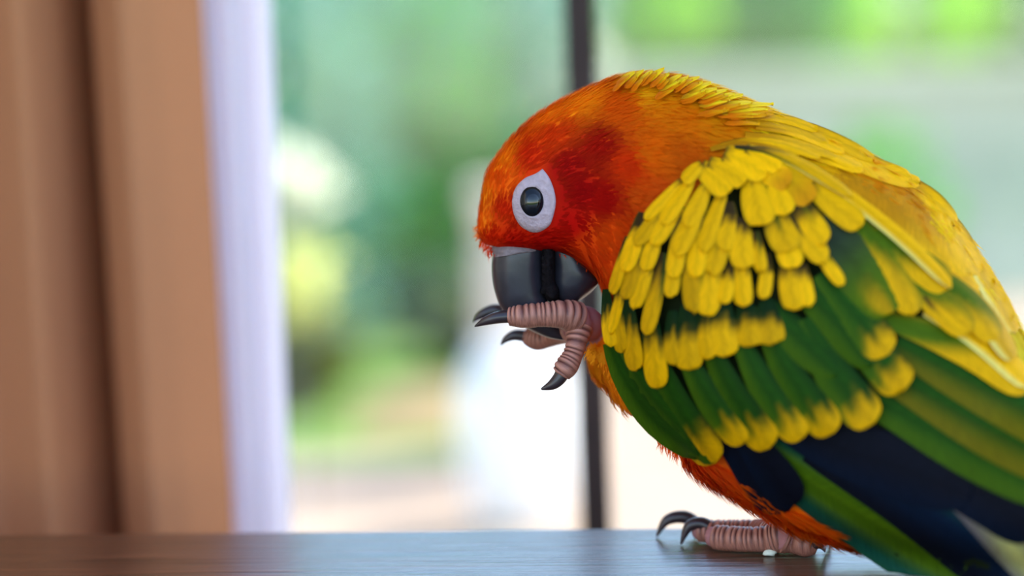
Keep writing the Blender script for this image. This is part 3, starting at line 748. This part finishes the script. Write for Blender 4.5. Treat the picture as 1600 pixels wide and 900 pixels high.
def feather(name, kind, path, w, off, parent, lift=1.4, tilt=0.35, camber=0.5, tip=0.55, pw=2.0, base_w=0.45, seed=0, n=13, m=7, fn=None):
    r = np.random.default_rng(seed)
    P2 = catmull(path, n); tg = np.gradient(P2, axis=0); tg /= np.linalg.norm(tg, axis=1)[:, None]
    nr = np.stack([-tg[:, 1], tg[:, 0]], 1)
    s = 1 - (1 - np.linspace(0, 1, n)) ** 1.7; P2 = np.stack([np.interp(s, np.linspace(0, 1, 60), catmull(path, 60)[:, q]) for q in (0, 1)], 1); tg = np.gradient(P2, axis=0); tg /= np.linalg.norm(tg, axis=1)[:, None]; nr = np.stack([-tg[:, 1], tg[:, 0]], 1); x = np.linspace(-1, 1, m)
    wid = np.where(s < tip, base_w + (1 - base_w) * np.sin(np.clip(s / tip, 0, 1) * math.pi / 2), np.sqrt(np.clip(1 - np.clip((s - tip) / (1 - tip), 0, 1) ** pw, 0, 1)))
    wid = np.maximum(wid, 0.03)
    S, X = np.meshgrid(s, x, indexing='ij')
    Uu = P2[:, 0][:, None] + nr[:, 0][:, None] * X * (wid * w / 2)[:, None]; Vv = P2[:, 1][:, None] + nr[:, 1][:, None] * X * (wid * w / 2)[:, None]
    wig = 1.2 * r.standard_normal((1, m)) * (S > 0.92)
    dd = (fn or depth)(Uu, Vv) - (off + lift * S + camber * (1 - X ** 2) + tilt * X) / 1000
    p = at_n(Uu, Vv + wig, dd).reshape(-1, 3); p[:, 2] = np.maximum(p[:, 2], TABLE_Z + 0.0012 + 0.0003 * off)
    f = [(i * m + j, i * m + j + 1, (i + 1) * m + j + 1, (i + 1) * m + j) for i in range(n - 1) for j in range(m - 1)]
    uv = np.stack([X, S * (np.linalg.norm(P2[-1] - P2[0]) / 110)], -1).reshape(-1, 2)
    o = mesh_obj(name, p, f, M_feather, None, True, style(kind, S, X, r).reshape(-1, 3), uv)
    o.parent = parent; o.matrix_parent_inverse = Matrix.Translation(-Vector(bird.location)) if parent is bird else Matrix.Identity(4)
    return o

# wing shell under the feathers
WO = [(1185, 222), (1130, 238), (1085, 262), (1040, 308), (1000, 345), (970, 395), (952, 450), (947, 505), (955, 552), (972, 605), (1000, 652), (1028, 688), (1075, 714), (1120, 728),
      (1180, 770), (1235, 800), (1330, 850), (1420, 888), (1560, 930), (1680, 930), (1690, 760), (1640, 640), (1570, 560), (1490, 462), (1410, 384), (1320, 300), (1250, 250)]
WO = catmull(np.array(WO + WO[:1], float), 109)[:-1]
wc = np.array([1260., 560.]); V = []; Fc = []; K = 12; m_ = len(WO)
for k in range(K + 1):
    q = k / K; pp = wc + (WO - wc) * (0.985 * q)
    V.append(at_n(pp[:, 0], pp[:, 1], depth(pp[:, 0], pp[:, 1]) - 0.0007 * (1 - q ** 6) + 0.0004 * q ** 6))
for k in range(K):
    for j in range(m_):
        i2 = (j + 1) % m_; Fc.append((k * m_ + j, (k + 1) * m_ + j, (k + 1) * m_ + i2, k * m_ + i2))
VS = np.vstack(V); VS[:, 2] = np.maximum(VS[:, 2], TABLE_Z + 0.001)
M_shell = mat('wing_under_feathers', (26, 34, 12), rough=0.8, spec=0.1, noise=0.3, scale=300)
wing = put(mesh_obj('wing', VS, Fc, M_shell), bird)

def z1(*q): return [(930 + a / 2.387, 160 + b_ / 2.387) for a, b_ in q]
def z2(*q): return [(930 + a / 2.387, 523 + b_ / 2.387) for a, b_ in q]
FE = []   # kind, path, width(px of the zoom), options; painter order from lowest layer up
def add(kind, path, w, **k): FE.append((kind, path, w / 2.387, k))
# flight feathers
add('P', z2((560, 400), (900, 620), (1250, 830), (1560, 1000)), 270, lift=0.4, tip=.8, pw=3)
add('B', z2((800, 420), (1150, 620), (1420, 800), (1680, 1000)), 250, lift=0.4, tip=.8, pw=3)
add('W', z2((1250, 500), (1420, 640), (1560, 770), (1720, 930)), 190, lift=0.5, tip=.8)
add('N', z2((1000, 380), (1250, 500), (1480, 620), (1660, 740)), 210, lift=0.4, tip=.75)
add('N', z2((700, 330), (900, 420), (1150, 500), (1400, 600)), 230, lift=0.4, tip=.7)
add('N', z2((450, 320), (560, 450), (640, 550), (718, 655)), 180, lift=0.4, tip=.7)
add('N', z2((510, 300), (600, 430), (680, 540), (742, 635)), 150, lift=0.4, tip=.75)
add('G', z2((960, 200), (1200, 330), (1450, 460), (1740, 590)), 200, lift=0.5, tip=.8)
add('GO', z2((1040, 120), (1250, 240), (1500, 380), (1750, 500)), 190, lift=0.5, tip=.8)
add('GO', z2((1120, 40), (1330, 150), (1560, 270), (1750, 370)), 190, lift=0.5, tip=.8)
add('OY', z2((1080, -60), (1280, 10), (1450, 90), (1610, 215)), 130, lift=0.9, tip=.7)
add('YB', z2((1230, -90), (1400, 0), (1520, 90), (1620, 190)), 90, lift=1.1, tip=.7)
# greater coverts, green with yellow tips
add('G', z2((50, 30), (110, 170), (220, 320), (385, 455)), 110, lift=0.9, tip=.7)
add('G', z2((90, 20), (170, 180), (290, 320), (440, 470)), 110, lift=0.9, tip=.7)
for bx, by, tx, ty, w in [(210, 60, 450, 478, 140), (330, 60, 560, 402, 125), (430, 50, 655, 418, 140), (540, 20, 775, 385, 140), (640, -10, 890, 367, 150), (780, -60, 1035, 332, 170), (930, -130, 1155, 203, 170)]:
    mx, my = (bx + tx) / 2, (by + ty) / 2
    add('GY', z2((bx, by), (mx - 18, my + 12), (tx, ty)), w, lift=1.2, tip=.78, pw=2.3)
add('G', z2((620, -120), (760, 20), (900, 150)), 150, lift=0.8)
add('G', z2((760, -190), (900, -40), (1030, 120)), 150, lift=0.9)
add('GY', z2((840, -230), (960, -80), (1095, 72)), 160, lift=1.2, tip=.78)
# median coverts
for bx, by, tx, ty, w in [(40, -170, 62, 45, 60), (85, -170, 100, 70, 60), (120, -150, 150, 132, 75), (290, -90, 300, 110, 80), (200, -120, 235, 198, 95), (345, -110, 352, 132, 115), (410, -130, 420, 90, 80), (470, -150, 482, 80, 125), (560, -130, 585, 42, 110), (640, -130, 660, 36, 120)]:
    add('YG', z2((bx, by), ((bx + tx) / 2 - 4, (by + ty) / 2), (tx, ty)), w, lift=1.3, tip=.75, pw=2.4)
# scapulars on the right, slate and yellow
add('S', z1((830, 440), (960, 600), (1110, 785)), 230, lift=0.9, tip=.75)
add('OY', z1((990, 450), (1090, 580), (1190, 790)), 140, lift=1.0, tip=.7)
add('OY', z1((1130, 640), (1270, 740), (1400, 860)), 130, lift=1.0, tip=.72)
add('Y', z1((1190, 680), (1290, 760), (1390, 850)), 70, lift=1.0)
add('OY', z1((1300, 650), (1400, 760), (1500, 890)), 120, lift=1.0, tip=.7)
add('YB', z1((1380, 690), (1460, 800), (1560, 960)), 90, lift=1.0, tip=.7)
add('OY', z1((1050, 480), (1180, 590), (1320, 690)), 140, lift=1.2, tip=.72)
rj = random.Random(11)
# lesser coverts, bottom rows first
for bx, by, tx, ty, w in [(105, 640, 55, 850, 48), (720, 560, 745, 785, 110), (770, 600, 790, 772, 80), (560, 560, 548, 757, 105), (625, 560, 615, 730, 62), (260, 560, 200, 868, 85), (300, 560, 285, 740, 70),
                          (365, 520, 360, 785, 85), (430, 520, 412, 795, 125), (480, 600, 465, 740, 70), (215, 540, 150, 778, 80), (165, 500, 112, 725, 75), (800, 520, 915, 695, 70), (110, 500, 62, 700, 55),
                          (330, 420, 285, 650, 85), (395, 410, 375, 640, 80), (250, 430, 190, 640, 85), (470, 400, 440, 640, 105), (550, 430, 555, 630, 115), (610, 480, 625, 640, 70), (690, 470, 735, 620, 100),
                          (185, 410, 110, 620, 75), (740, 420, 845, 600, 110), (470, 330, 400, 560, 95), (510, 370, 480, 560, 90), (410, 320, 300, 560, 90), (330, 330, 205, 540, 90), (270, 350, 140, 540, 75), (650, 380, 720, 560, 125),
                          (730, 350, 850, 530, 140), (430, 300, 330, 470, 80), (370, 280, 240, 450, 80), (330, 290, 180, 450, 60), (580, 280, 620, 455, 150), (660, 280, 720, 430, 120), (800, 310, 1005, 472, 120)]:
    bx += rj.uniform(-14, 14); tx += rj.uniform(-12, 12); ty += rj.uniform(-14, 14); w *= rj.uniform(.78, 1.1)
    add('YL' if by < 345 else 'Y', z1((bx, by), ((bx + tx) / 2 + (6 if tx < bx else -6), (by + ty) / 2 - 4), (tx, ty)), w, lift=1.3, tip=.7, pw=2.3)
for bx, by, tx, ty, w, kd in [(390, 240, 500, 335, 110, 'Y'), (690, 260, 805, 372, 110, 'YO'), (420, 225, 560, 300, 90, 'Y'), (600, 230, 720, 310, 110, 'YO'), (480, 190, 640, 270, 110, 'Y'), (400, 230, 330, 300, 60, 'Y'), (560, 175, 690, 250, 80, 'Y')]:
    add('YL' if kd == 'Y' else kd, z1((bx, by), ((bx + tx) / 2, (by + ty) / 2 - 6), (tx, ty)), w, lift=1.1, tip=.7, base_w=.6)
# long yellow edge plume along the top of the wing
add('YB', z1((700, 210), (830, 275), (960, 360), (1160, 520), (1330, 690)), 60, lift=1.5, tip=.8, base_w=.3)
add('Y', z1((520, 165), (660, 185), (800, 245), (960, 350)), 46, lift=1.5, tip=.8, base_w=.3)
for i, (kd, path, w, k) in enumerate(FE):
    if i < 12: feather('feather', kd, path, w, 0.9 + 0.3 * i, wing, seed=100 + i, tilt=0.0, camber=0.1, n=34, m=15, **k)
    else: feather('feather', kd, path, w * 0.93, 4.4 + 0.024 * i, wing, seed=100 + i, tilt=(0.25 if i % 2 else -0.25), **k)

# feathers of the nape and the back (mantle)
BF = [('O', z1((900, 250), (1060, 340), (1200, 470), (1330, 620)), 190), ('O', z1((1080, 260), (1190, 360), (1290, 480), (1400, 640)), 150), ('O', z1((1200, 420), (1300, 540), (1420, 715)), 120),
      ('YB', z1((1320, 470), (1400, 570), (1480, 700), (1570, 860)), 80), ('M', z1((1170, 310), (1270, 400), (1350, 500), (1430, 640)), 90), ('M', z1((1150, 280), (1260, 360), (1340, 460)), 70),
      ('M', z1((830, 170), (960, 220), (1090, 270), (1212, 300)), 60), ('M', z1((780, 190), (900, 220), (1000, 250)), 46), ('M', z1((800, 110), (930, 170), (1060, 240), (1180, 280)), 60),
      ('M', z1((690, 60), (800, 95), (920, 150), (1040, 215)), 50), ('M', z1((640, 130), (760, 150), (880, 190), (1000, 245)), 44), ('M', z1((560, 120), (690, 135), (800, 165), (900, 200)), 44),
      ('M', z1((600, 90), (720, 105), (830, 140), (930, 185)), 40), ('M', z1((560, 75), (680, 80), (780, 105), (870, 150)), 36), ('M', z1((470, 160), (600, 140), (720, 160), (840, 205)), 40), ('O', z1((430, 175), (540, 150), (660, 165), (760, 195)), 34),
      ('M', z1((560, 60), (650, 55), (740, 70), (830, 105)), 34)]
for i, (kd, path, w) in enumerate(BF):
    feather('back_feather', kd, path, w / 2.387, 0.6 + 0.06 * i, bird, lift=1.0, seed=300 + i, tip=.75, base_w=.5)
def z5(*q): return [(980 + a / 5, 90 + b_ / 5) for a, b_ in q]
rn = random.Random(3)
NK = [((20, 190), (130, 95)), ((90, 200), (200, 100)), ((150, 190), (290, 82)), ((220, 200), (330, 125)), ((300, 210), (430, 130)), ((360, 220), (480, 150)), ((400, 230), (565, 150)), ((450, 260), (590, 195)), ((480, 280), (655, 195)),
      ((520, 300), (700, 240)), ((560, 320), (785, 250)), ((620, 340), (840, 280)), ((650, 350), (905, 290)), ((720, 380), (980, 350)), ((780, 390), (1145, 362)), ((760, 420), (1100, 400)), ((740, 440), (1040, 440)), ((-60, 200), (60, 110)), ((250, 260), (420, 180)), ((420, 320), (620, 250)), ((560, 380), (800, 330))]
NK2 = list(NK)
for a_, c_ in NK:
    for q in range(2):
        ox, oy = rn.uniform(-60, 30), rn.uniform(15, 75)
        NK2.append(((a_[0] + ox, a_[1] + oy), (c_[0] + ox - 20, c_[1] + oy + 4)))
NK2.sort(key=lambda q: -q[1][1])
for i, (a_, c_) in enumerate(NK2):
    md_ = ((a_[0] + c_[0]) / 2, (a_[1] + c_[1]) / 2 - 8)
    feather('neck_feather', 'NK' if (a_, c_) in NK else 'NO', z5(a_, md_, c_), 8 + rn.random() * 4, -0.5 + 0.02 * i, bird, lift=1.1, tip=.3, pw=1.0, base_w=.15, seed=400 + i, camber=0.2, fn=lambda u, v: np.minimum(depth(u, v), depth(u, np.asarray(v) + 14)))
# tail feathers lying on the table
for i in range(7):
    k = i - 3; base = Vector((cz.x, cz.y, cz.z)) + Vector((0.0, 0.0, -0.003)); side = Vector((-dirt.y, dirt.x, 0))
    V = []; n_, m_ = 14, 5; L = 0.13 - 0.012 * abs(k)
    S, X = np.meshgrid(np.linspace(0, 1, n_), np.linspace(-1, 1, m_), indexing='ij')
    for s in np.linspace(0, 1, n_):
        for x in np.linspace(-1, 1, m_):
            c_ = base + dirt * (L * s + 0.01) + side * (k * (0.0025 + 0.004 * s))
            z_ = max(TABLE_Z + 0.0015 + 0.0012 * (4 - abs(k)), base.z + (TABLE_Z + 0.004 - base.z) * min(1, s * 1.6) + 0.0012 * (3 - abs(k)))
            wd_ = 0.0075 * min(1, math.sqrt(max(0.01, 1 - max(0, (s - .7) / .3) ** 2)))
            q = c_ + side * (x * wd_); V.append((q.x, q.y, z_ + 0.0008 * (1 - x * x)))
    f = [(a * m_ + c_, a * m_ + c_ + 1, (a + 1) * m_ + c_ + 1, (a + 1) * m_ + c_) for a in range(n_ - 1) for c_ in range(m_ - 1)]
    o = mesh_obj('tail_feather', V, f, M_feather, None, True, style('T', S, X, rng).reshape(-1, 3), np.stack([X, S], -1).reshape(-1, 2)); put(o, bird)

# --- fine plumage of head, neck, breast and belly
def inside(poly, x, y):
    r = np.zeros(len(x), bool); n = len(poly); j = n - 1
    for i in range(n):
        xi, yi = poly[i]; xj, yj = poly[j]
        c = ((yi > y) != (yj > y)) & (x < (xj - xi) * (y - yi) / (yj - yi + 1e-12) + xi); r ^= c; j = i
    return r
NSD = NSIDE
LVg = LV[:NS * NSD].reshape(NS, NSD, 3)
smax = int(NS * 0.80)
dS = np.gradient(LVg, axis=0); dT = np.roll(LVg, -1, 1) - np.roll(LVg, 1, 1)
Nn = np.cross(dS, dT); Nn /= np.linalg.norm(Nn, axis=2)[..., None] + 1e-12
Cn = LVg.mean(1, keepdims=True); flip = np.sign((Nn * (LVg - Cn)).sum(2))[..., None]; Nn = Nn * np.where(flip == 0, 1, flip)
area = np.linalg.norm(dS, axis=2) * np.linalg.norm(dT, axis=2); area[smax:] = 0
NB = 80000
pr = area.ravel() / area.sum(); idx = rng.choice(len(pr), NB, p=pr)
si = idx // NSD + rng.random(NB) - 0.5; ti = idx % NSD + rng.random(NB) - 0.5
si = np.clip(si, 0, NS - 1.001); i0 = si.astype(int); fs = (si - i0)[:, None]; j0 = np.floor(ti).astype(int) % NSD; ft = (ti - np.floor(ti))[:, None]; j1 = (j0 + 1) % NSD
def smp(A): return (A[i0, j0] * (1 - ft) + A[i0, j1] * ft) * (1 - fs) + (A[i0 + 1, j0] * (1 - ft) + A[i0 + 1, j1] * ft) * fs
root = smp(LVg); nrm = smp(Nn); nrm /= np.linalg.norm(nrm, axis=1)[:, None]; dirv = smp(dS)
dirv -= nrm * (dirv * nrm).sum(1)[:, None]; dirv /= np.linalg.norm(dirv, axis=1)[:, None] + 1e-12
uu, vv = px_n(root); facing = (nrm @ FW) < 0.15
beak_zone = inside([(764, 396), (772, 384), (850, 390), (880, 398), (925, 432), (945, 470), (760, 470)], uu, vv)
ring_zone = inside([tuple(ec + (q - ec) * 1.07) for q in OUT], uu, vv) & facing
wing_zone = inside([tuple(wc + (q - wc) * 0.985) for q in WO], uu, vv) & (nrm @ FW < 0.35)
back_zone = inside(z1((900, 250), (1100, 250), (1250, 340), (1500, 640), (1600, 900), (1330, 690), (1100, 480)), uu, vv) & facing & (rng.random(NB) < 0.6)
keep = ~(beak_zone | ring_zone | wing_zone | back_zone)
root, nrm, dirv, uu, vv, si = root[keep], nrm[keep], dirv[keep], uu[keep], vv[keep], si[keep]
tv, _ = tube_vf(*THIGH, 60, 40); tv = np.array(tv[:-2]).reshape(60, 40, 3); tc_ = tv.mean(1)
k_ = 2600; a_i = rng.integers(0, 50, k_); a_j = rng.integers(0, 40, k_)
rt = tv[a_i, a_j] + rng.normal(0, .0002, (k_, 3)); n_t = rt - tc_[a_i]; n_t /= np.linalg.norm(n_t, axis=1)[:, None]
ut, vt = px_n(rt); ok = ~inside([tuple(wc + (q - wc) * 0.985) for q in WO], ut, vt)
dn = np.tile(np.array([0.25, 0.1, -1.0]), (k_, 1))
root = np.vstack([root, rt[ok]]); nrm = np.vstack([nrm, n_t[ok]]); dirv = np.vstack([dirv, dn[ok]]); uu = np.append(uu, ut[ok]); vv = np.append(vv, vt[ok]); si = np.append(si, np.full(ok.sum(), NS * .33))
nb = len(root)
prog = si / NS
Lb = np.interp(prog, [0, 0.1, 0.25, 0.35, 0.5, 0.8], [0.0018, 0.0024, 0.0034, 0.0048, 0.0062, 0.0065]) * (0.7 + 0.6 * rng.random(nb))
wb_ = np.interp(prog, [0, 0.2, 0.4, 0.8], [0.00042, 0.0006, 0.0009, 0.0009]) * (0.7 + 0.6 * rng.random(nb))
dirv = dirv + 0.14 * rng.standard_normal((nb, 3)); dirv -= nrm * (dirv * nrm).sum(1)[:, None]; dirv /= np.linalg.norm(dirv, axis=1)[:, None]
sd_ = np.cross(nrm, dirv); lift_ = (0.06 + 0.10 * rng.random(nb))[:, None]
midl = np.abs(nrm[:, 1])[:, None] < 0.35; lift_ = np.where(midl, lift_ * 1.9, lift_)
belly = ((vv > 560) & (uu < 1420))[:, None]; lift_ = np.where(belly, lift_ * 1.7, lift_)
c0 = plumage(root) * (0.93 + 0.14 * rng.random(nb))[:, None]
L_, w_ = Lb[:, None], wb_[:, None]
r_ = root - nrm * 0.0002
Vb = np.stack([r_ - sd_ * w_ * .35, r_ + sd_ * w_ * .35, r_ + dirv * L_ * .55 + nrm * L_ * lift_ * .8 + sd_ * w_ * .5, r_ + dirv * L_ + nrm * L_ * lift_, r_ + dirv * L_ * .55 + nrm * L_ * lift_ * .8 - sd_ * w_ * .5], 1).reshape(-1, 3)
Vb[:, 2] = np.maximum(Vb[:, 2], TABLE_Z + 0.0008)
kk = np.arange(nb)[:, None] * 5
Fb = (kk + [4, 2, 1, 0]).tolist() + (kk + [3, 2, 4]).tolist()
o = mesh_obj('plumage', Vb, Fb, M_plume, None, True, np.repeat(c0, 5, 0)); put(o, bird); tag(o, kind='stuff')
o.data.normals_split_custom_set_from_vertices(np.repeat(nrm, 5, 0).tolist())

# loose downy fringe along breast and belly
def fringe(path, count, L0, spread):
    C_ = catmull(np.array(path, float), 200); out = []
    tg = np.gradient(C_, axis=0); tg /= np.linalg.norm(tg, axis=1)[:, None]
    for k in range(count):
        i = rng.integers(0, 200); c_ = C_[i]; n_ = np.array([-tg[i, 1], tg[i, 0]]); n_ = n_ if n_[1] > 0 or n_[0] < 0 else -n_
        dd_ = float(depth(c_[0] + 6, c_[1] - 6)) + rng.uniform(0.002, 0.022)
        a_ = c_ - n_ * 5 + rng.normal(0, 3, 2); L = L0 * rng.uniform(.5, 1.2); v_ = n_ * 0.75 + tg[i] * rng.uniform(.1, 1.0); v_ /= np.linalg.norm(v_)
        e_ = a_ + v_ * L; w = rng.uniform(0.5, 1.1); p_ = np.array([-v_[1], v_[0]])
        mid = (a_ + e_) / 2 + p_ * rng.normal(0, 1.2)
        out.append([at_n(*(a_ - p_ * w), dd_), at_n(*(a_ + p_ * w), dd_), at_n(*(mid + p_ * w * .8), dd_ - .0004), at_n(*e_, dd_), at_n(*(mid - p_ * w * .8), dd_ - .0004)])
    return np.array(out).reshape(-1, 3)
fv = np.vstack([fringe([(746, 352), (748, 372), (756, 388), (768, 399)], 130, 9, 1), fringe([(768, 396), (800, 391), (850, 394), (885, 402), (915, 422)], 260, 7, 1), fringe([(917, 548), (935, 572), (965, 603), (985, 628)], 170, 13, 1), fringe([(1028, 688), (1075, 722), (1120, 755), (1165, 780), (1215, 808), (1270, 836)], 520, 20, 1)])
fv[:, 2] = np.maximum(fv[:, 2], TABLE_Z + 0.001); nf = len(fv) // 5; kk = np.arange(nf)[:, None] * 5
cf = plumage(fv) * 1.1
o = mesh_obj('downy_fringe', fv, (kk + [0, 1, 2, 4]).tolist() + (kk + [4, 2, 3]).tolist(), M_plume, None, True, np.clip(cf, 0, 1)); put(o, bird); tag(o, kind='stuff')

# small pale crumb on the table beside the foot
cb_ = on_z(1203, 869, TABLE_Z); bmq = bmesh.new(); bmesh.ops.create_icosphere(bmq, subdivisions=2, radius=1)
cv = [(cb_.x + q.co.x * .0018 + .0003 * math.sin(q.co.z * 5), cb_.y + q.co.y * .0012, TABLE_Z + .0009 + q.co.z * .0009 * (1 + .2 * math.sin(q.co.x * 6))) for q in bmq.verts]
cfc = [tuple(q.index for q in fc.verts) for fc in bmq.faces]; bmq.free()
tag(mesh_obj('seed_crumb', cv, cfc, mat('pale_crumb', (226, 232, 214), rough=0.7, noise=0.1, scale=900)), 'tiny white crumb on the table beside the parrot\'s foot', 'crumb')
